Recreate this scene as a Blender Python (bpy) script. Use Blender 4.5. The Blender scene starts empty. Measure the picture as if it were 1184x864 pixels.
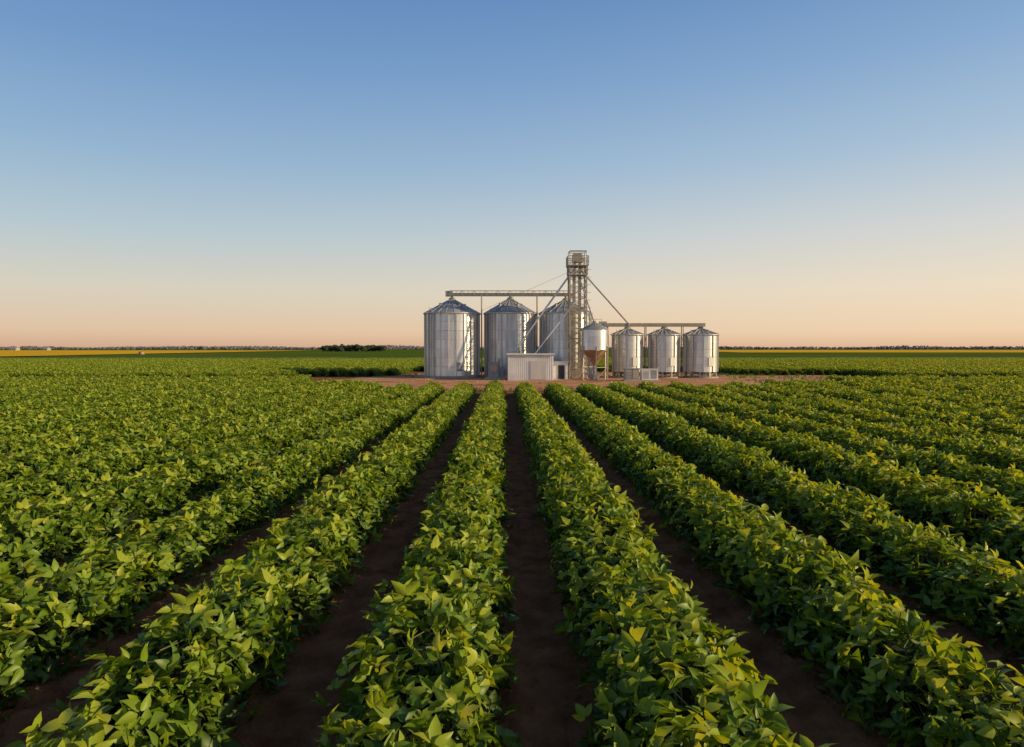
import bpy, math, random
import numpy as np
from mathutils import Vector, noise
random.seed(7); rng=np.random.default_rng(7)
sc=bpy.context.scene
F=789.0
# ---------------------------------------------------------------- materials
def nmat(name):
    m=bpy.data.materials.new(name); m.use_nodes=True
    nt=m.node_tree; nt.nodes.clear()
    o=nt.nodes.new('ShaderNodeOutputMaterial')
    return m,nt,o
def N(nt,t,**k):
    n=nt.nodes.new(t)
    for a,b in k.items():
        if a in n.inputs: n.inputs[a].default_value=b
        else: setattr(n,a,b)
    return n
def ramp(nt,fac,stops):
    r=nt.nodes.new('ShaderNodeValToRGB'); e=r.color_ramp.elements
    while len(e)<len(stops): e.new(0.5)
    for i,(p,c) in enumerate(stops):
        e[i].position=p; e[i].color=(c[0],c[1],c[2],1)
    nt.links.new(fac,r.inputs[0]); return r.outputs[0]
def mat_noise(name,c1,c2,scale=1.0,rough=0.9,metal=0.0,bump=0.0,bscale=None,detail=6,stretch=None,spec=0.3,bstr=.8):
    m,nt,o=nmat(name)
    p=N(nt,'ShaderNodeBsdfPrincipled'); p.inputs['Roughness'].default_value=rough
    p.inputs['Metallic'].default_value=metal; p.inputs['Specular IOR Level'].default_value=spec
    tc=N(nt,'ShaderNodeTexCoord'); mp=N(nt,'ShaderNodeMapping')
    if stretch: mp.inputs['Scale'].default_value=stretch
    nt.links.new(tc.outputs['Object'],mp.inputs[0])
    t=N(nt,'ShaderNodeTexNoise'); t.inputs['Scale'].default_value=scale; t.inputs['Detail'].default_value=detail
    nt.links.new(mp.outputs[0],t.inputs['Vector'])
    col=ramp(nt,t.outputs[0],[(0.32,c1),(0.68,c2)])
    nt.links.new(col,p.inputs['Base Color'])
    if bump:
        t2=N(nt,'ShaderNodeTexNoise'); t2.inputs['Scale'].default_value=bscale or scale*4; t2.inputs['Detail'].default_value=8
        nt.links.new(mp.outputs[0],t2.inputs['Vector'])
        b=N(nt,'ShaderNodeBump'); b.inputs['Strength'].default_value=bstr; b.inputs['Distance'].default_value=bump
        nt.links.new(t2.outputs[0],b.inputs['Height']); nt.links.new(b.outputs[0],p.inputs['Normal'])
    nt.links.new(p.outputs[0],o.inputs[0])
    return m

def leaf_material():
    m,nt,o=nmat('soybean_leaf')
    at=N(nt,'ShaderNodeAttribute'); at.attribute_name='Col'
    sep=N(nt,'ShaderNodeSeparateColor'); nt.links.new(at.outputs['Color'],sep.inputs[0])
    c=ramp(nt,sep.outputs[0],[(0.0,(0.014,0.042,0.004)),(0.30,(0.042,0.105,0.007)),(0.55,(0.120,0.210,0.011)),(0.78,(0.225,0.300,0.018)),(1.0,(0.37,0.39,0.035))])  # dark to yellow: row shade and sunlit tops painted into the leaf colour
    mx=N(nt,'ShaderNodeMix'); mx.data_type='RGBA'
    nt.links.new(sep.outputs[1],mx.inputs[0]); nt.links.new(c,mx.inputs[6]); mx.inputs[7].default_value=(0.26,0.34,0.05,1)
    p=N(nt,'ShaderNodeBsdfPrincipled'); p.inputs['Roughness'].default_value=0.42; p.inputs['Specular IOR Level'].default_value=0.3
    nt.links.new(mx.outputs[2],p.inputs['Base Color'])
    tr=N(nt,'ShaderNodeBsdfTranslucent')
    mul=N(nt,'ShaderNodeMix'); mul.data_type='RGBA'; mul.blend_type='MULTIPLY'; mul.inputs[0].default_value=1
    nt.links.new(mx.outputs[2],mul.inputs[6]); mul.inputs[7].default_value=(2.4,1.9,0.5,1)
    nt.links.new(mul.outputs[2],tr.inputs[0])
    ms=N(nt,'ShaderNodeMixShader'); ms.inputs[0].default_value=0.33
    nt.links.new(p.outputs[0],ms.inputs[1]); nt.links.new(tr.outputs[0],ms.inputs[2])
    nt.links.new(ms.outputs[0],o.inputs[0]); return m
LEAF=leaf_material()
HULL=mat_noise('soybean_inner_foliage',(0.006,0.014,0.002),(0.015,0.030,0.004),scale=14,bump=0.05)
STEM=mat_noise('soybean_stem',(0.07,0.10,0.03),(0.12,0.14,0.05),scale=10)
SOIL=mat_noise('soil',(0.15,0.055,0.022),(0.33,0.140,0.062),scale=2.6,bump=0.07,bscale=14,rough=0.95,spec=0.05,bstr=1.0,detail=10)
PAD=mat_noise('packed_dirt',(0.36,0.150,0.075),(0.58,0.32,0.19),scale=0.35,bump=0.03,bscale=6,rough=0.95,spec=0.05)

def metal_mat(name,c_lo,c_hi,metal=0.75,rough=0.42,wave=0.0):
    m,nt,o=nmat(name)
    p=N(nt,'ShaderNodeBsdfPrincipled'); p.inputs['Metallic'].default_value=metal
    tc=N(nt,'ShaderNodeTexCoord'); at=N(nt,'ShaderNodeAttribute'); at.attribute_name='Col'
    sep=N(nt,'ShaderNodeSeparateColor'); nt.links.new(at.outputs['Color'],sep.inputs[0])
    mp=N(nt,'ShaderNodeMapping'); mp.inputs['Scale'].default_value=(3.0,3.0,0.30)
    nt.links.new(tc.outputs['Object'],mp.inputs[0])
    t=N(nt,'ShaderNodeTexNoise'); t.inputs['Scale'].default_value=1.3; t.inputs['Detail'].default_value=8
    nt.links.new(mp.outputs[0],t.inputs['Vector'])
    ad=N(nt,'ShaderNodeMath'); ad.operation='MULTIPLY_ADD'; nt.links.new(sep.outputs[0],ad.inputs[0]); ad.inputs[1].default_value=0.5
    s2=N(nt,'ShaderNodeMath'); s2.operation='MULTIPLY'; nt.links.new(t.outputs[0],s2.inputs[0]); s2.inputs[1].default_value=0.6
    nt.links.new(s2.outputs[0],ad.inputs[2])
    col=ramp(nt,ad.outputs[0],[(0.2,c_lo),(0.8,c_hi)])
    nt.links.new(col,p.inputs['Base Color'])
    rr=N(nt,'ShaderNodeMapRange'); nt.links.new(ad.outputs[0],rr.inputs[0]); rr.inputs[3].default_value=rough+0.12; rr.inputs[4].default_value=rough-0.08
    nt.links.new(rr.outputs[0],p.inputs['Roughness'])
    if wave:
        w=N(nt,'ShaderNodeTexWave'); w.bands_direction='Z'; w.inputs['Scale'].default_value=wave
        nt.links.new(tc.outputs['Object'],w.inputs['Vector'])
        b=N(nt,'ShaderNodeBump'); b.inputs['Strength'].default_value=0.5; b.inputs['Distance'].default_value=0.012
        nt.links.new(w.outputs[0],b.inputs['Height']); nt.links.new(b.outputs[0],p.inputs['Normal'])
    nt.links.new(p.outputs[0],o.inputs[0]); return m
GALV=metal_mat('galvanised_wall',(0.36,0.37,0.38),(0.92,0.90,0.86),metal=0.7,rough=0.33,wave=3.2)  # panel tones differ; wide contrast also paints in stiffener shadow bands
GROOF=metal_mat('galvanised_roof',(0.20,0.21,0.235),(0.42,0.42,0.43),metal=0.25,rough=0.5)
STEEL=metal_mat('structural_steel',(0.28,0.24,0.19),(0.48,0.42,0.34),metal=0.3,rough=0.5)
STIFF=metal_mat('stiffener_steel',(0.40,0.40,0.39),(0.68,0.66,0.63),metal=0.5,rough=0.42)
RUST=mat_noise('rusty_hopper_steel',(0.24,0.12,0.06),(0.46,0.31,0.20),scale=2.0,rough=0.6,metal=0.3)
WHITE=mat_noise('white_painted_sheet',(0.66,0.65,0.64),(0.82,0.81,0.79),scale=0.9,rough=0.6,bump=0.004,bscale=5)
GREYP=mat_noise('grey_paint',(0.22,0.23,0.25),(0.34,0.35,0.37),scale=2,rough=0.5)
DARK=mat_noise('dark_opening',(0.02,0.022,0.025),(0.05,0.05,0.055),scale=2,rough=0.3)
CONC=mat_noise('concrete',(0.28,0.26,0.24),(0.42,0.39,0.36),scale=1.5,rough=0.9,bump=0.01)
BARK=mat_noise('bark',(0.05,0.035,0.025),(0.1,0.07,0.05),scale=6)
TREE=mat_noise('distant_foliage',(0.022,0.036,0.022),(0.055,0.075,0.045),scale=0.6)
HAZETREE=mat_noise('hazed_treeline_foliage',(0.11,0.11,0.14),(0.17,0.165,0.185),scale=0.02)  # pale bluish grey: distance haze put into the foliage colour

# ---------------------------------------------------------------- mesh builder
class MB:
    def __init__(s): s.v=[]; s.f=[]; s.c=[]
    def add(s,vs,fs,c=None):
        b=len(s.v); s.v+= [tuple(v) for v in vs]
        for f in fs:
            s.f.append([b+i for i in f]); s.c.append(random.random() if c is None else c)
    def box(s,c,d,rz=0.0):
        x,y,z=[k/2 for k in d]; cs,sn=math.cos(rz),math.sin(rz); vs=[]
        for dz in(-z,z):
            for dx,dy in((-x,-y),(x,-y),(x,y),(-x,y)):
                vs.append((c[0]+dx*cs-dy*sn,c[1]+dx*sn+dy*cs,c[2]+dz))
        s.add(vs,[(3,2,1,0),(4,5,6,7),(0,1,5,4),(1,2,6,5),(2,3,7,6),(3,0,4,7)],random.random())
    def tube(s,p,q,r,n=8,r2=None):
        p=Vector(p);q=Vector(q);d=(q-p).normalized()
        a=d.orthogonal().normalized(); b=d.cross(a); r2=r if r2 is None else r2; vs=[]
        for P,R in((p,r),(q,r2)):
            for i in range(n):
                t=2*math.pi*(i+.5)/n; vs.append(P+a*R*math.cos(t)+b*R*math.sin(t))
        fs=[(i,(i+1)%n,n+(i+1)%n,n+i) for i in range(n)]+[tuple(range(n-1,-1,-1)),tuple(range(n,2*n))]
        s.add(vs,fs,random.random())
    def rings(s,prof,n=64,cx=0,cy=0,cap=True,panel=None):
        vs=[]
        for r,z in prof:
            for i in range(n):
                t=2*math.pi*i/n; vs.append((cx+r*math.cos(t),cy+r*math.sin(t),z))
        b=len(s.v); s.v+=vs
        colv=[random.random() for _ in range(n)]
        for k in range(len(prof)-1):
            vals=[.72*colv[i]+.28*random.random() for i in range(n)]
            for i in range(n):
                s.f.append([b+k*n+i,b+k*n+(i+1)%n,b+(k+1)*n+(i+1)%n,b+(k+1)*n+i])
                s.c.append(vals[(i//(panel or 1))%n])
        if cap:
            s.f.append([b+i for i in range(n-1,-1,-1)]); s.c.append(.5)
            k=len(prof)-1; s.f.append([b+k*n+i for i in range(n)]); s.c.append(.5)
    def obj(s,name,mat,parent=None,smooth=False,loc=(0,0,0)):
        me=bpy.data.meshes.new(name); me.from_pydata(s.v,[],s.f); me.materials.append(mat)
        a=me.attributes.new('Col','FLOAT_COLOR','CORNER')
        arr=[]
        for f,c in zip(s.f,s.c): arr+= [c,0,0,1]*len(f)
        a.data.foreach_set('color',arr)
        if smooth:
            me.shade_smooth()
            try: me.set_sharp_from_angle(angle=math.radians(35))
            except Exception: pass
        o=bpy.data.objects.new(name,me); sc.collection.objects.link(o)
        o.location=loc
        if parent: o.parent=parent
        return o
def empty(name,loc):
    o=bpy.data.objects.new(name,None); o.location=loc; o.empty_display_size=.5; sc.collection.objects.link(o); return o

# ---------------------------------------------------------------- soybean plants
TV=np.array([[0,0,0],[0,.34,.0],[0,.68,-.02],[0,1.06,-.12],
  [-.16,.09,.02],[-.285,.34,.07],[-.195,.68,.03],[.16,.09,.02],[.285,.34,.07],[.195,.68,.03]])
TF=[[0,1,5,4],[1,2,6,5],[2,3,6],[0,7,8,1],[1,8,9,2],[2,9,3]]
RW,RH=0.57,0.67
def unit(v): return v/np.linalg.norm(v)
def make_segment(idx):
    V=[];Fc=[];C=[];MI=[]; nb=0
    ph=rng.uniform(0,6.28,4)
    def top(y): return RH*(0.97+0.07*math.sin(y*6.28*2+ph[0])+0.06*math.sin(y*6.28*3+ph[1]))
    def wid(y,sg): return RW*(0.96+0.08*math.sin(y*6.28*2+ph[2]+sg)+0.07*math.sin(y*6.28*3+ph[3]*sg))
    for k in range(240):
        y=rng.uniform(0,1); t=rng.uniform(-1,1); sg=1 if t>0 else -1
        a=math.radians(90*t*1.0)
        ct,st=math.cos(a),math.sin(a)
        w=wid(y,sg); h=top(y)
        ex=0.85
        x=w*sg*abs(st)**ex; z=h*abs(ct)**ex
        nrm=unit(np.array([sg*abs(st)**1.3/w,0,abs(ct)**1.3/h+0.15]))
        dep=rng.uniform(0,1)**1.6*0.16
        if rng.random()<0.14: dep=-rng.uniform(0.02,0.12)
        p=np.array([x,y,max(z,0.05)])-nrm*dep
        d=unit(nrm*0.8+np.array([0,0,0.5])+rng.normal(0,0.55,3))
        az=rng.uniform(0,6.28)
        ax=np.array([math.cos(az),math.sin(az),rng.uniform(-.1,1.4)])+nrm*0.6
        ax=unit(ax-d*np.dot(ax,d)*0.6)
        nn=unit(d-ax*np.dot(ax,d))
        size=rng.uniform(0.10,0.165)*(0.9 if dep>0.08 else 1.0)
        shade_tone=np.clip(0.10+0.58*(z/RH)-dep*3.0+rng.normal(0,0.14),0,1)  # low and deep leaves darker, tops yellower: shade and sun painted in, plus random tone
        if rng.random()<0.05: shade_tone=rng.uniform(.75,1)
        for la in(0,1.1,-1.1):
            la+=rng.normal(0,.15)
            c_,s_=math.cos(la),math.sin(la)
            sd=np.cross(ax,nn)
            yy=ax*c_+sd*s_
            n2=unit(nn+rng.normal(0,0.28,3)); yy=unit(yy-n2*np.dot(yy,n2)*.8); xx=unit(np.cross(yy,n2)); n2=np.cross(xx,yy)
            s=size*(1.0 if abs(la)<.6 else .85)*rng.uniform(.9,1.1)
            T=TV.copy(); T[:,2]-=rng.uniform(-.05,.20)*T[:,1]**2; T[:,2]+=np.abs(T[:,0])*rng.uniform(-.1,.65); T[:,0]*=rng.uniform(.88,1.15)
            P=p+yy*size*0.10+(T[:,0:1]*xx+T[:,1:2]*yy+T[:,2:3]*n2)*s
            P[:,2]=np.maximum(P[:,2],0.02)
            V.append(P); 
            hh=float(np.clip(shade_tone+rng.normal(0,.06),0,1))
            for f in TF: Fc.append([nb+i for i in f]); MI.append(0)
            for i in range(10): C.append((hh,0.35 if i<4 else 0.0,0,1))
            nb+=10
        q=p-d*0.22; q[0]*=.8; wv=unit(np.cross(d,[.3,.9,.1]))*0.004
        V.append(np.array([p-wv,p+wv,q+wv*1.6,q-wv*1.6])); Fc.append([nb,nb+1,nb+2,nb+3]); MI.append(2); C+=[(.5,0,0,1)]*4; nb+=4
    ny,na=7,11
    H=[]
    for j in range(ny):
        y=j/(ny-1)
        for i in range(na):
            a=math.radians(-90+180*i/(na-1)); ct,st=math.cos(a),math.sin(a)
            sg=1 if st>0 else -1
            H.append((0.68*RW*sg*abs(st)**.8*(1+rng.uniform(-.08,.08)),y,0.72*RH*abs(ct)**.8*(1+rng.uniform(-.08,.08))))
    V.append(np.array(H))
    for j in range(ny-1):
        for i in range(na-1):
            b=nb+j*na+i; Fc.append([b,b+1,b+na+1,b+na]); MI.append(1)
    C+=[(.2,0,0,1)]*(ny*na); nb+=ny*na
    Vv=np.vstack(V); Vv[:,1]-=0.5
    me=bpy.data.meshes.new('soybean_plants'); me.from_pydata(Vv.tolist(),[],Fc)
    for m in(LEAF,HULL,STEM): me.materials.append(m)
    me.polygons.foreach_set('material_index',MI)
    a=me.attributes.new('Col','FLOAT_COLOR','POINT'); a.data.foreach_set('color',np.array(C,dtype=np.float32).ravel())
    me.shade_smooth()
    return bpy.data.objects.new('soybean_plants_%d'%idx,me)
NV=8
vc=bpy.data.collections.new('soybean_plant_variants')
for i in range(NV): vc.objects.link(make_segment(i))

def crop_object(name,pts):
    me=bpy.data.meshes.new(name); me.from_pydata([p[:3] for p in pts],[],[])
    a=me.attributes.new('rot','FLOAT_VECTOR','POINT'); a.data.foreach_set('vector',[v for p in pts for v in(0,0,p[3])])
    a=me.attributes.new('scl','FLOAT_VECTOR','POINT'); a.data.foreach_set('vector',[v for p in pts for v in p[4:7]])
    a=me.attributes.new('idx','INT','POINT'); a.data.foreach_set('value',[p[7] for p in pts])
    o=bpy.data.objects.new(name,me); sc.collection.objects.link(o)
    ng=bpy.data.node_groups.get('crop_instancer')
    if not ng:
        ng=bpy.data.node_groups.new('crop_instancer','GeometryNodeTree')
        ng.interface.new_socket('Geometry',in_out='INPUT',socket_type='NodeSocketGeometry')
        ng.interface.new_socket('Geometry',in_out='OUTPUT',socket_type='NodeSocketGeometry')
        gi=ng.nodes.new('NodeGroupInput'); go=ng.nodes.new('NodeGroupOutput')
        ip=ng.nodes.new('GeometryNodeInstanceOnPoints'); ci=ng.nodes.new('GeometryNodeCollectionInfo')
        ci.inputs['Collection'].default_value=vc; ci.inputs['Separate Children'].default_value=True; ci.inputs['Reset Children'].default_value=True
        def na(t,n):
            q=ng.nodes.new('GeometryNodeInputNamedAttribute'); q.data_type=t; q.inputs['Name'].default_value=n; return q.outputs[0]
        er=ng.nodes.new('FunctionNodeEulerToRotation')
        L=ng.links.new
        L(gi.outputs[0],ip.inputs['Points']); L(ci.outputs[0],ip.inputs['Instance']); ip.inputs['Pick Instance'].default_value=True
        L(na('INT','idx'),ip.inputs['Instance Index']); L(na('FLOAT_VECTOR','rot'),er.inputs[0]); L(er.outputs[0],ip.inputs['Rotation'])
        L(na('FLOAT_VECTOR','scl'),ip.inputs['Scale']); L(ip.outputs[0],go.inputs[0])
    md=o.modifiers.new('instances','NODES'); md.node_group=ng
    return o
SP=1.97; X0=1.34
def seg(x,y,wob=0.03,s=1.0):
    n=noise.noise(Vector((x*.5,y*.25,0)))*.12
    return (x+random.gauss(0,wob),y,0,random.choice((0,math.pi))+random.gauss(0,.04),
            random.uniform(.92,1.07)*s*(1+n),1.08,random.uniform(.90,1.10)*s*(1+n),random.randrange(NV))
pts=[]
for k in range(-45,46):
    x=X0+SP*k
    if x<-15: end=57-0.02*abs(x)
    elif x<-9: end=50
    elif x<18: end=45
    elif x<25: end=49
    else: end=56
    end+=random.uniform(-.4,.4)
    y=1.5
    while y<end:
        if abs(x)<0.84*y+7: pts.append(seg(x,y))
        y+=1.0
crop_object('soybean_crop_rows',pts)
pts=[]
for k in range(-75,76):
    x=X0+SP*k
    if x<-22: st=62
    elif x<-12: st=74+random.uniform(-2,2)
    elif x<26: st=88
    elif x<38: st=76+random.uniform(-1,1)
    else: st=63
    y=st
    while y<150:
        if abs(x)<0.80*y+6: pts.append(seg(x,y,.1,1.05))
        y+=1.0
crop_object('soybean_crop_far_rows',pts)

# ---------------------------------------------------------------- ground
def sheet(name,poly,z,mat):
    me=bpy.data.meshes.new(name); me.from_pydata([(x,y,z) for x,y in poly],[],[list(range(len(poly)))]); me.materials.append(mat)
    o=bpy.data.objects.new(name,me); sc.collection.objects.link(o); return o
sheet('ground',[(-9000,-300),(9000,-300),(9000,14000),(-9000,14000)],0,SOIL)
nx,ny=460,380; xs=np.linspace(-11,12,nx); ys=np.linspace(3.0,22,ny)
vs=[]
for j,y in enumerate(ys):
    for i,x in enumerate(xs):
        u=((x-X0)/SP)%1.0; u=abs(u-.5)*SP
        tr=-0.032*math.exp(-((u-0.15)/0.05)**2)*(0.65+0.35*math.sin(y*30+(8*u)))
        n=noise.fractal(Vector((x*3,y*3,0)),0.8,2.0,4)*0.035+abs(noise.noise(Vector((x*13,y*13,3))))*0.05
        e=min(1,(x+11)/.5,(12-x)/.5,(22-y)/1.0); 
        vs.append((x,y,0.04+(tr+n+0.06*u*u)*1.0 if e>=1 else 0.012+0.02*max(e,0)))
fs=[(j*nx+i,j*nx+i+1,(j+1)*nx+i+1,(j+1)*nx+i) for j in range(ny-1) for i in range(nx-1)]
me=bpy.data.meshes.new('furrow_soil'); me.from_pydata(vs,[],fs); me.materials.append(SOIL); me.shade_smooth()
o=bpy.data.objects.new('furrow_soil_ground',me); sc.collection.objects.link(o)
def wob(poly,amp,step=2.0):
    out=[]
    for i in range(len(poly)):
        a=Vector(poly[i]+(0,));b=Vector(poly[(i+1)%len(poly)]+(0,)); n=max(1,int((b-a).length/step))
        for k in range(n):
            p=a.lerp(b,k/n); nv=noise.noise_vector(p*0.35)*amp
            out.append((p.x+nv.x,p.y+nv.y))
    return out
sheet('dirt_yard',wob([(-17,58),(-10,50.5),(18,46.5),(26,52),(40,60),(36,76),(24,84),(-10,84),(-14,72)],1.3),0.008,PAD)
m=MB()
for _ in range(260):
    x,y=random.uniform(-14,30),random.uniform(49,66)
    r=random.uniform(.04,.14); a=[(x+r*math.cos(t+random.uniform(-.3,.3))*random.uniform(.7,1.2),y+r*math.sin(t)*random.uniform(.7,1.2),0) for t in(0,1.25,2.5,3.77,5.0)]
    m.add(a+[(x,y,r*.9)],[(i,(i+1)%5,5) for i in range(5)])
m.obj('dirt_clods',PAD)
m=MB()
for _ in range(420):
    cx,cy=random.choice([(random.uniform(-14,26),random.uniform(47,50)),(random.uniform(-14,30),random.uniform(68,83)),(random.uniform(22,34),random.uniform(56,78))])
    for _k in range(9):
        a=random.uniform(0,6.28); l=random.uniform(.12,.34); b=Vector((cx+random.uniform(-.15,.15),cy+random.uniform(-.15,.15),0)); s=Vector((-math.sin(a),math.cos(a),0))*.03
        m.add([b-s,b+s,b+Vector((math.cos(a)*l*.5,math.sin(a)*l*.5,l))],[(0,1,2)],.4)
m.obj('yard_weeds',LEAF)
FARG=mat_noise('far_crop_canopy',(0.058,0.105,0.008),(0.15,0.21,0.015),scale=0.12,stretch=(1,3.0,1),bump=0.5,bscale=0.8,rough=0.8)
gx=np.arange(-270,271,2.0); gy=np.arange(148,186,2.0)
vs=[(float(x),float(y),0.40+random.uniform(0,.28)) for y in gy for x in gx]
nx=len(gx)
fs=[(j*nx+i,j*nx+i+1,(j+1)*nx+i+1,(j+1)*nx+i) for j in range(len(gy)-1) for i in range(nx-1)]
me=bpy.data.meshes.new('canopy'); me.from_pydata(vs,[],fs); me.materials.append(FARG); me.shade_smooth()
o=bpy.data.objects.new('far_crop_field',me); sc.collection.objects.link(o)
FARG2=mat_noise('far_field_green',(0.06,0.10,0.012),(0.12,0.155,0.026),scale=0.01,stretch=(1,4,1),rough=0.9,spec=0)
YEL=mat_noise('ripe_yellow_field',(0.62,0.34,0.02),(0.76,0.48,0.05),scale=0.02,rough=1.0,spec=0)
sheet('far_green_field',[(-3500,180),(3500,180),(3500,3600),(-3500,3600)],0.25,FARG2)
sheet('ripe_yellow_field',wob([(-152,184),(-250,900),(-1700,1100),(-1700,184)],3.0,15),0.50,YEL)
sheet('ripe_yellow_field',wob([(150,430),(1500,430),(1900,1200),(260,1200)],3.0,20),0.45,YEL)

# ---------------------------------------------------------------- silos
def silo(name,x,y,r,eave,apex,base=0.25,nrib=22,ringh=0.92,legs=False):
    E=empty(name,(x,y,0))
    b=MB()
    if legs:
        b.rings([(r+.1,0),(r+.1,.14)],48); b.obj('concrete_base',CONC,E)
        l=MB()
        for i in range(10):
            t=2*math.pi*i/10; l.box(((r-.12)*math.cos(t),(r-.12)*math.sin(t),(base+.14)/2+.02),(.16,.16,base-.10),t)
            t2=t+2*math.pi/10
            l.tube(((r-.12)*math.cos(t),(r-.12)*math.sin(t),.2),((r-.12)*math.cos(t2),(r-.12)*math.sin(t2),base-.03),.025,6)
        l.obj('support_legs',STEEL,E)
        h=MB(); h.rings([(.25,.3),(r-.25,base+.02)],32); h.obj('hopper_bottom',GROOF,E,True)
    else:
        b.rings([(r+.18,0),(r+.18,base)],64); b.obj('concrete_base',CONC,E)
    n=int(round((eave-base)/ringh)); w=MB(); prof=[(r,base+(eave-base)*k/n) for k in range(n+1)]
    w.rings(prof,72,panel=4); w.obj('corrugated_wall',GALV,E,True)
    s=MB()
    for i in range(nrib):
        t=2*math.pi*(i+.3)/nrib
        s.box(((r+.045)*math.cos(t),(r+.045)*math.sin(t),(base+eave)/2),(.10,.085,eave-base-.02),t)
    s.obj('wall_stiffeners',STIFF,E)
    g=MB()
    for k in range(1,n):
        z=base+(eave-base)*k/n; g.rings([(r+.002,z-.02),(r+.018,z-.015),(r+.018,z+.015),(r+.002,z+.02)],72,cap=False)
    g.obj('ring_seams',STIFF,E,True)
    rf=MB(); rf.rings([(r+.14,eave-.06),(r+.15,eave),(r*.55,eave+(apex-eave)*.50),(.28,apex-.12)],66,panel=3); rf.obj('conical_roof',GROOF,E)
    rb=MB(); nr=22
    for i in range(nr):
        t=2*math.pi*i/nr; c,s_=math.cos(t),math.sin(t)
        rb.tube(((r+.15)*c,(r+.15)*s_,eave+.02),(.3*c,.3*s_,apex-.10),.028,5)
    rb.rings([(r+.16,eave-.08),(r+.19,eave-.06),(r+.19,eave),(r+.16,eave+.02)],66,cap=False)
    rb.obj('roof_ribs',STIFF,E)
    cp=MB(); cp.rings([(.34,apex-.16),(.34,apex+.02),(.12,apex+.16)],20); 
    for t in(0.6,2.4,3.9,5.3):
        q=r*.55; cp.rings([(.11,eave+(apex-eave)*.45),(.11,eave+(apex-eave)*.62),(.16,eave+(apex-eave)*.62),(.03,eave+(apex-eave)*.70)],10,cx=q*math.cos(t),cy=q*math.sin(t))
    cp.obj('roof_cap_and_vents',STEEL,E)
    ld=MB(); t=-math.pi/2-0.75; c,s_=math.cos(t),math.sin(t)
    for dx in(-.18,.18): ld.tube(((r+.16)*c-dx*s_,(r+.16)*s_+dx*c,.1),((r+.16)*c-dx*s_,(r+.16)*s_+dx*c,eave+.5),.022,5)
    z=.4
    while z<eave+.4:
        ld.tube(((r+.16)*c+.18*s_,(r+.16)*s_-.18*c,z),((r+.16)*c-.18*s_,(r+.16)*s_+.18*c,z),.015,4); z+=.3
    ld.obj('ladder',STEEL,E)
    t=-math.pi/2+.35; dr=MB(); dr.box(((r+.05)*math.cos(t),(r+.05)*math.sin(t),1.15+(base if legs else 0)*.8),(.10,.6,.85),t); dr.obj('access_door',GREYP if not legs else STIFF,E)
    return E
silo('grain_silo',-5.40,71,2.80,6.60,8.15)
silo('grain_silo',0.63,71.4,2.64,6.62,8.2)
silo('grain_silo',6.39,71.2,2.66,6.62,8.1)
for x,r in((12.64,1.55),(16.42,1.56),(20.2,1.68)):
    silo('small_grain_bin',x,70,r,4.42,5.12,base=.62,nrib=10,ringh=.73,legs=True)

# ---------------------------------------------------------------- bucket elevator tower
tx,ty=7.17,67.2
E=empty('bucket_elevator_tower',(tx,ty,0)); H=11.05; w=.80
m=MB()
for sx in(-1,1):
    for sy in(-1,1): m.box((sx*w,sy*w,H/2),(.13,.13,H))
nl=11
for k in range(nl+1):
    z=H*k/nl
    if k: 
        for sy in(-1,1):
            m.tube((-w,sy*w,z-.05),(w,sy*w,z-.05),.035,6); m.tube((sy*w,-w,z-.05),(sy*w,w,z-.05),.035,6)
    if k<nl:
        z2=H*(k+1)/nl; a,b_=(1,-1) if k%2 else(-1,1)
        for sy in(-1,1):
            m.tube((a*w,sy*w,z),(b_*w,sy*w,z2),.032,6); m.tube((b_*w,sy*w,z),(a*w,sy*w,z2),.026,6)
            m.tube((sy*w,a*w,z),(sy*w,b_*w,z2),.032,6); m.tube((sy*w,b_*w,z),(sy*w,a*w,z2),.026,6)
m.obj('lattice_frame',STEEL,E)
m=MB(); m.box((-.3,.1,5.9),(.28,.34,11.4)); m.box((.24,.1,5.9),(.28,.34,11.4)); m.box((0,.1,.5),(1.1,.6,.9))
m.obj('elevator_trunking',STEEL,E)
m=MB(); m.box((0,.1,11.8),(1.0,.62,.75)); m.box((0,.1,12.25),(.8,.5,.22)); m.box((.62,.1,11.7),(.3,.4,.4)); m.obj('head_section',STEEL,E)
m=MB()
for z,ww in((H,1.0),(H-.9,.92)):
    m.box((0,0,z),(2*ww,2*ww,.08))
    for a in(-1,1):
        for hh in(.45,.9):
            if z<H and hh>.5: continue
            m.tube((-ww,a*ww,z+hh),(ww,a*ww,z+hh),.03,6); m.tube((a*ww,-ww,z+hh),(a*ww,ww,z+hh),.03,6)
        for i in range(5):
            q=-ww+2*ww*i/4; m.tube((q,a*ww,z),(q,a*ww,z+.9),.026,5); m.tube((a*ww,q,z),(a*ww,q,z+.9),.026,5)
for a in(-.8,.8):
    for b_ in(-.8,.8): m.tube((a,b_,H),(a,b_,12.45),.04,6)
for a in(-.8,.8):
    m.tube((a,-.8,12.45),(a,.8,12.45),.04,6); m.tube((-.8,a,12.45),(.8,a,12.45),.04,6)
m.box((0,0,12.5),(1.5,.12,.05))
m.obj('platform_and_railings',STEEL,E)
m=MB()
for dx in(-.2,.2): m.tube((.95+0*dx,dx,0.1),(.95,dx,H),.022,5)
z=.3
while z<H: m.tube((.95,-.2,z),(.95,.2,z),.014,4); z+=.3
z=2.5
while z<H:
    for i in range(8):
        t0=-math.pi/2+math.pi*i/8;t1=t0+math.pi/8
        m.tube((.95+.4*math.cos(t0),.35*math.sin(t0),z),(.95+.4*math.cos(t1),.35*math.sin(t1),z),.012,4)
    z+=.75
m.obj('caged_ladder',STEEL,E)
m=MB()
m.tube((-.3,-.1,10.8),(1.0-tx,-.6,2.7),.095,10)
m.tube((-.2,-.3,7.6),(3.0-tx,-1.1,2.5),.075,10)
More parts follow.
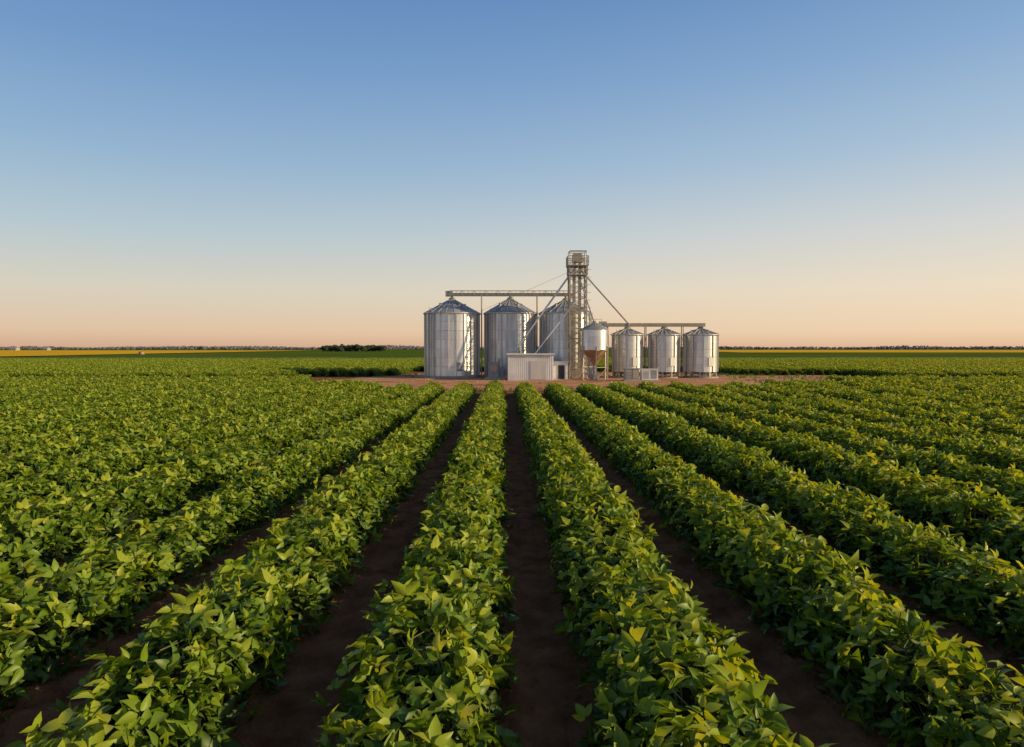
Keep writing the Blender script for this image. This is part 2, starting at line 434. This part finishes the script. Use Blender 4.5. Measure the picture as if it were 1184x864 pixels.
m.obj('grain_spouts_to_building',GALV,E,True)
m=MB()
m.tube((.4,.3,10.7),(12.7-tx,2.7,5.55),.085,10)
m.tube((12.7-tx,2.7,5.6),(12.7-tx,2.75,5.2),.16,10)
m.tube((.0,-.4,10.4),(8.57-tx,-2.1,5.5),.06,10)
m.obj('grain_spouts_to_bins',GREYP,E,True)
m=MB()
m.tube((-.8,.8,H-.5),(-5.4-tx+3,3.8,6.9),.012,4); m.tube((-.8,-.8,H*.6),(-1.5-tx,-1.4,2.0),.012,4)
m.obj('guy_wires',STEEL,E)

# ---------------------------------------------------------------- conveyors
def conveyor(name,xa,xb,y,z,posts,hgt=.42,wd=.7,drops=()):
    E=empty(name,(0,y,0)); m=MB()
    m.box(((xa+xb)/2,0,z),(xb-xa,.34,.26)); m.obj('enclosed_belt',STEEL,E)
    m=MB()
    for s in(-1,1):
        m.tube((xa,s*wd/2,z-.16),(xb,s*wd/2,z-.16),.03,6); m.tube((xa,s*wd/2,z-.16+hgt+.1),(xb,s*wd/2,z-.16+hgt+.1),.022,6)
        q=xa; up=0; st=.62
        while q<xb-.1:
            q2=min(q+st,xb); m.tube((q,s*wd/2,z-.16),(q,s*wd/2,z+hgt-.06),.016,5)
            m.tube((q,s*wd/2,z-.16 if up else z+hgt-.06),(q2,s*wd/2,z+hgt-.06 if up else z-.16),.012,4); up^=1; q=q2
    m.obj('walkway_truss',STEEL,E)
    m=MB()
    for px in posts:
        for s in(-1,1):
            m.tube((px,s*wd/2,0),(px,s*wd/2,z-.17),.055,6)
        zz=1.2
        while zz<z-1.2:
            m.tube((px,-wd/2,zz),(px,wd/2,zz+1.1),.022,5); m.tube((px,-wd/2,zz),(px,wd/2,zz),.022,5); zz+=1.1
    m.obj('support_posts',STEEL,E)
    m=MB(); m.box((xa-.1,0,z+.05),(.75,.6,.55)); m.tube((xa-.1,.3,z+.1),(xa-.1,.62,z+.1),.16,10)
    for dx,dz in drops: m.tube((dx,0,z-.12),(dx,0,dz),.11,10)
    m.obj('drive_unit_and_drops',GREYP,E)
    return E
conveyor('overhead_conveyor',-5.6,7.3,71.2,8.62,(-2.35,3.42),drops=((-5.4,8.1),(.63,8.1),(6.39,8.0)))
conveyor('overhead_conveyor',10.2,20.6,70,5.42,(10.6,14.5,18.3,20.3),hgt=.2,drops=((12.64,5.1),(16.42,5.1),(20.2,5.1)))

# hopper bin
E=empty('hopper_bin',(8.6,65,0)); r=1.25
m=MB(); m.rings([(r,2.85),(r,3.5),(r,4.15),(r,4.8)],48,panel=4); m.obj('bin_wall',GALV,E,True)
m=MB(); m.rings([(.16,1.35),(.2,1.5),(r-.02,2.86)],40); m.obj('discharge_cone',RUST,E,True)
m=MB(); m.rings([(r+.08,4.78),(r+.08,4.83),(.2,5.45),(.2,5.6)],40,panel=4); m.obj('bin_roof',GROOF,E)
m=MB()
for i in range(6):
    t=2*math.pi*(i+.5)/6; t2=t+math.pi/3; c,s=math.cos(t),math.sin(t); c2,s2=math.cos(t2),math.sin(t2)
    m.box(((r+.06)*c,(r+.06)*s,1.6),(.11,.11,3.2),t)
    for z in(1.2,2.8): m.tube(((r+.05)*c,(r+.05)*s,z),((r+.05)*c2,(r+.05)*s2,z),.03,6)
    m.tube(((r+.05)*c,(r+.05)*s,.1),((r+.05)*c2,(r+.05)*s2,1.2),.022,5)
for dz in(5.3,5.75):
    m.tube((-.5,-.5,dz),(.6,-.5,dz),.02,5)
for dx in(-.5,0,.6): m.tube((dx,-.5,5.0),(dx,-.5,5.75),.02,5)
m.obj('support_frame',STEEL,E)
m=MB()
m.rings([(.13,.5),(.13,1.4)],12); m.box((0,0,.3),(.9,.6,.5)); m.obj('discharge_auger',GREYP,E)

# ---------------------------------------------------------------- buildings / equipment
E=empty('white_utility_building',(2.47,65.6,0)); W_,D_,H_=4.3,3.2,2.42
m=MB(); m.box((0,0,H_/2),(W_,D_,H_)); m.obj('walls',WHITE,E)
m=MB()
for i in range(22): m.box((-W_/2+.1+i*(W_-.2)/21,-D_/2-.012,H_/2),(.03,.024,H_-.1))
m.obj('wall_cladding_ribs',WHITE,E)
m=MB(); m.box((0,0,H_+.05),(W_+.2,D_+.25,.10)); m.obj('roof_slab',WHITE,E)
m=MB(); m.box((0,-D_/2-.13,H_-.05),(W_+.2,.03,.12)); m.obj('fascia_gutter',GREYP,E)
m=MB(); m.box((.75,-D_/2-.035,.95),(1.5,.05,1.75)); m.obj('roller_door',STIFF,E)
m=MB(); m.box((W_/2+.72,.3,.85),(1.4,2.2,1.7)); m.box((W_/2+.72,.3,1.74),(1.5,2.3,.07)); m.obj('side_annex',WHITE,E)
m=MB(); m.box((W_/2+.8,-.83,.75),(.6,.04,1.3)); m.obj('annex_door',DARK,E)
m=MB(); m.rings([(.12,H_+.1),(.12,H_+.55),(.2,H_+.55),(.05,H_+.7)],10,cx=-1.0,cy=.4); m.obj('roof_vent',STEEL,E)

E=empty('aeration_fan_unit',(-.9,66.3,0))
m=MB(); m.box((-.15,0,.95),(1.0,1.2,1.5)); m.box((.55,.1,.6),(.5,.8,1.1)); m.obj('housing',GREYP,E)
m=MB(); m.tube((-.15,-.61,1.1),(-.15,-.72,1.1),.4,16); m.tube((.4,.2,1.2),(.4,.2,2.0),.12,10); m.box((0,0,.1),(2.0,1.5,.2)); m.obj('fan_inlet_and_skid',STEEL,E)
m=MB(); m.tube((-.15,.6,1.0),(-.15,2.6,.8),.3,14); m.obj('duct',GALV,E,True)
E=empty('electrical_cabinet',(11.7,62.6,0))
m=MB(); m.box((0,0,.62),(1.3,.8,1.0)); m.box((0,0,1.15),(1.4,.9,.06)); m.obj('housing',GREYP,E)
m=MB(); 
for i in range(7): m.box((-.3,-.41,.3+i*.1),(.5,.03,.04))
m.box((.3,-.41,.65),(.5,.03,.8)); m.obj('louvres_and_door',STEEL,E)
m=MB(); m.box((0,0,.06),(1.6,1.0,.12)); m.obj('plinth',CONC,E)
E=empty('electrical_cabinet',(13.4,63.0,0))
m=MB(); m.box((0,0,.58),(1.5,.9,.95)); m.box((0,0,1.08),(1.6,1.0,.06)); m.obj('housing',WHITE,E)
m=MB()
for i in range(8): m.box((-.35,-.46,.25+i*.09),(.55,.03,.035))
m.box((.38,-.46,.6),(.5,.03,.75)); m.obj('louvres_and_door',GREYP,E)
m=MB(); m.box((0,0,.05),(1.8,1.1,.10)); m.obj('plinth',CONC,E)

# ---------------------------------------------------------------- distant trees
def leaf_cloud(m,cx,cy,cz,rx,rz,n,s):
    for _ in range(n):
        d=Vector((random.gauss(0,1),random.gauss(0,1),random.gauss(0,1))).normalized()*random.uniform(.55,1.0)
        c=Vector((cx+d.x*rx,cy+d.y*rx,cz+d.z*rz)); a=Vector((random.gauss(0,1),random.gauss(0,1),random.gauss(0,1))).normalized()
        b=a.orthogonal().normalized()
        m.add([c+a*s,c+b*s,c-a*s*.8,c-b*s],[(0,1,2,3)])
m=MB(); tk=MB(); x=-158
while x<-106:
    h=random.uniform(5.0,6.8); y=random.uniform(596,612); rx=random.uniform(2.0,3.2)
    tk.tube((x,y,0),(x,y,h*.6),.22,6,.1)
    for _ in range(5): leaf_cloud(m,x+random.uniform(-1,1),y+random.uniform(-1,1),h*random.uniform(.3,.82),rx*.75,h*.22,55,.6)
    x+=random.uniform(.7,1.5)
E=empty('tree_grove',(0,0,0)); m.obj('foliage',TREE,E); tk.obj('trunks',BARK,E)
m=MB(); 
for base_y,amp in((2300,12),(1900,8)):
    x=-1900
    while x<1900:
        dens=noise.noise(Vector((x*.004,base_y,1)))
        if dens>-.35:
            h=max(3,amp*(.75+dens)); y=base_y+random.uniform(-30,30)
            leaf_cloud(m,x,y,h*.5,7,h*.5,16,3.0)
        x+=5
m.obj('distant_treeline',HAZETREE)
for x,y,w_,h_ in((-640,900,9,2.9),(-618,930,6,2.6)):
    E=empty('farmhouse',(x,y,0)); m=MB(); m.box((0,0,h_/2),(w_,8,h_)); m.obj('walls',CONC,E)
    m=MB(); m.add([(-w_/2-.4,-4.5,h_),(w_/2+.4,-4.5,h_),(w_/2+.4,4.5,h_),(-w_/2-.4,4.5,h_),(-w_/2,0,h_+2),(w_/2,0,h_+2)],[(0,1,5,4),(2,3,4,5),(0,4,3),(1,2,5),(3,2,1,0)]); m.obj('gable_roof',GREYP,E)
    m=MB()
    for q in(-.3,.1,.35): m.box((w_*q,-4.03,h_*.5),(1.2,.06,1.2))
    m.obj('windows',DARK,E)
E=MB(); E.rings([(.3,0.4),(1.1,.45),(1.2,1.0),(1.1,1.5),(.3,1.7)],18); E.obj('hay_bale',RUST,None,True,(-153,290,0))

# ---------------------------------------------------------------- light, sky
SE,SA=math.radians(19),math.radians(103)
d=Vector((math.sin(SA)*math.cos(SE),math.cos(SA)*math.cos(SE),math.sin(SE)))
L=bpy.data.lights.new('sun','SUN'); L.energy=5.0; L.angle=math.radians(.5); L.color=(1.0,.79,.44)
o=bpy.data.objects.new('sun',L); sc.collection.objects.link(o); o.rotation_euler=d.to_track_quat('Z','Y').to_euler(); o.location=(40,-10,30)
wd=bpy.data.worlds.new('World'); sc.world=wd; wd.use_nodes=True; nt=wd.node_tree
bg=nt.nodes['Background']; sk=nt.nodes.new('ShaderNodeTexSky'); sk.sky_type='NISHITA'; sk.sun_disc=False
sk.sun_elevation=SE; sk.sun_rotation=SA; sk.air_density=1.0; sk.dust_density=1.5; sk.ozone_density=1.5
STR=0.11
tc=nt.nodes.new('ShaderNodeTexCoord'); sx=nt.nodes.new('ShaderNodeSeparateXYZ'); nt.links.new(tc.outputs['Generated'],sx.inputs[0])
A=[(0.0,(.70,.42,.27)),(.023,(.80,.56,.38)),(.08,(.70,.64,.52)),(.154,(.47,.59,.64)),(.249,(.29,.46,.65)),(.358,(.17,.33,.60)),(.455,(.11,.25,.53)),(.62,(.05,.115,.28)),(1.0,(.015,.04,.11))]
B=[(0.0,(.84,.53,.33)),(.023,(.96,.70,.46)),(.08,(.92,.77,.58)),(.154,(.72,.72,.68)),(.249,(.44,.58,.72)),(.358,(.26,.43,.67)),(.455,(.16,.31,.58)),(.62,(.07,.14,.31)),(1.0,(.02,.05,.12))]
ra=ramp(nt,sx.outputs[2],A); rb=ramp(nt,sx.outputs[2],B)
dt=nt.nodes.new('ShaderNodeVectorMath'); dt.operation='DOT_PRODUCT'; nt.links.new(tc.outputs['Generated'],dt.inputs[0]); dt.inputs[1].default_value=(math.sin(SA),math.cos(SA),0)
mr=nt.nodes.new('ShaderNodeMapRange'); mr.interpolation_type='SMOOTHSTEP'; nt.links.new(dt.outputs['Value'],mr.inputs[0]); mr.inputs[1].default_value=-1.0; mr.inputs[2].default_value=.6
m1=nt.nodes.new('ShaderNodeMix'); m1.data_type='RGBA'; nt.links.new(mr.outputs[0],m1.inputs[0]); nt.links.new(ra,m1.inputs[6]); nt.links.new(rb,m1.inputs[7])
sc_=nt.nodes.new('ShaderNodeVectorMath'); sc_.operation='SCALE'; nt.links.new(m1.outputs[2],sc_.inputs[0]); sc_.inputs[3].default_value=1.0/STR
m2=nt.nodes.new('ShaderNodeMix'); m2.data_type='RGBA'; m2.inputs[0].default_value=.85; nt.links.new(sk.outputs[0],m2.inputs[6]); nt.links.new(sc_.outputs[0],m2.inputs[7])
nt.links.new(m2.outputs[2],bg.inputs[0]); bg.inputs[1].default_value=STR
# ---------------------------------------------------------------- camera
cam=bpy.data.cameras.new('camera'); co=bpy.data.objects.new('camera',cam); sc.collection.objects.link(co); sc.camera=co
cam.sensor_width=36; cam.lens=24.0; cam.clip_end=20000; cam.clip_start=.05
co.location=(0,0,3.0)
co.rotation_euler=(math.radians(90)-math.atan(29/F),0,-math.atan(9/F))
sc.view_settings.view_transform='Standard'; sc.view_settings.look='None'; sc.view_settings.exposure=0
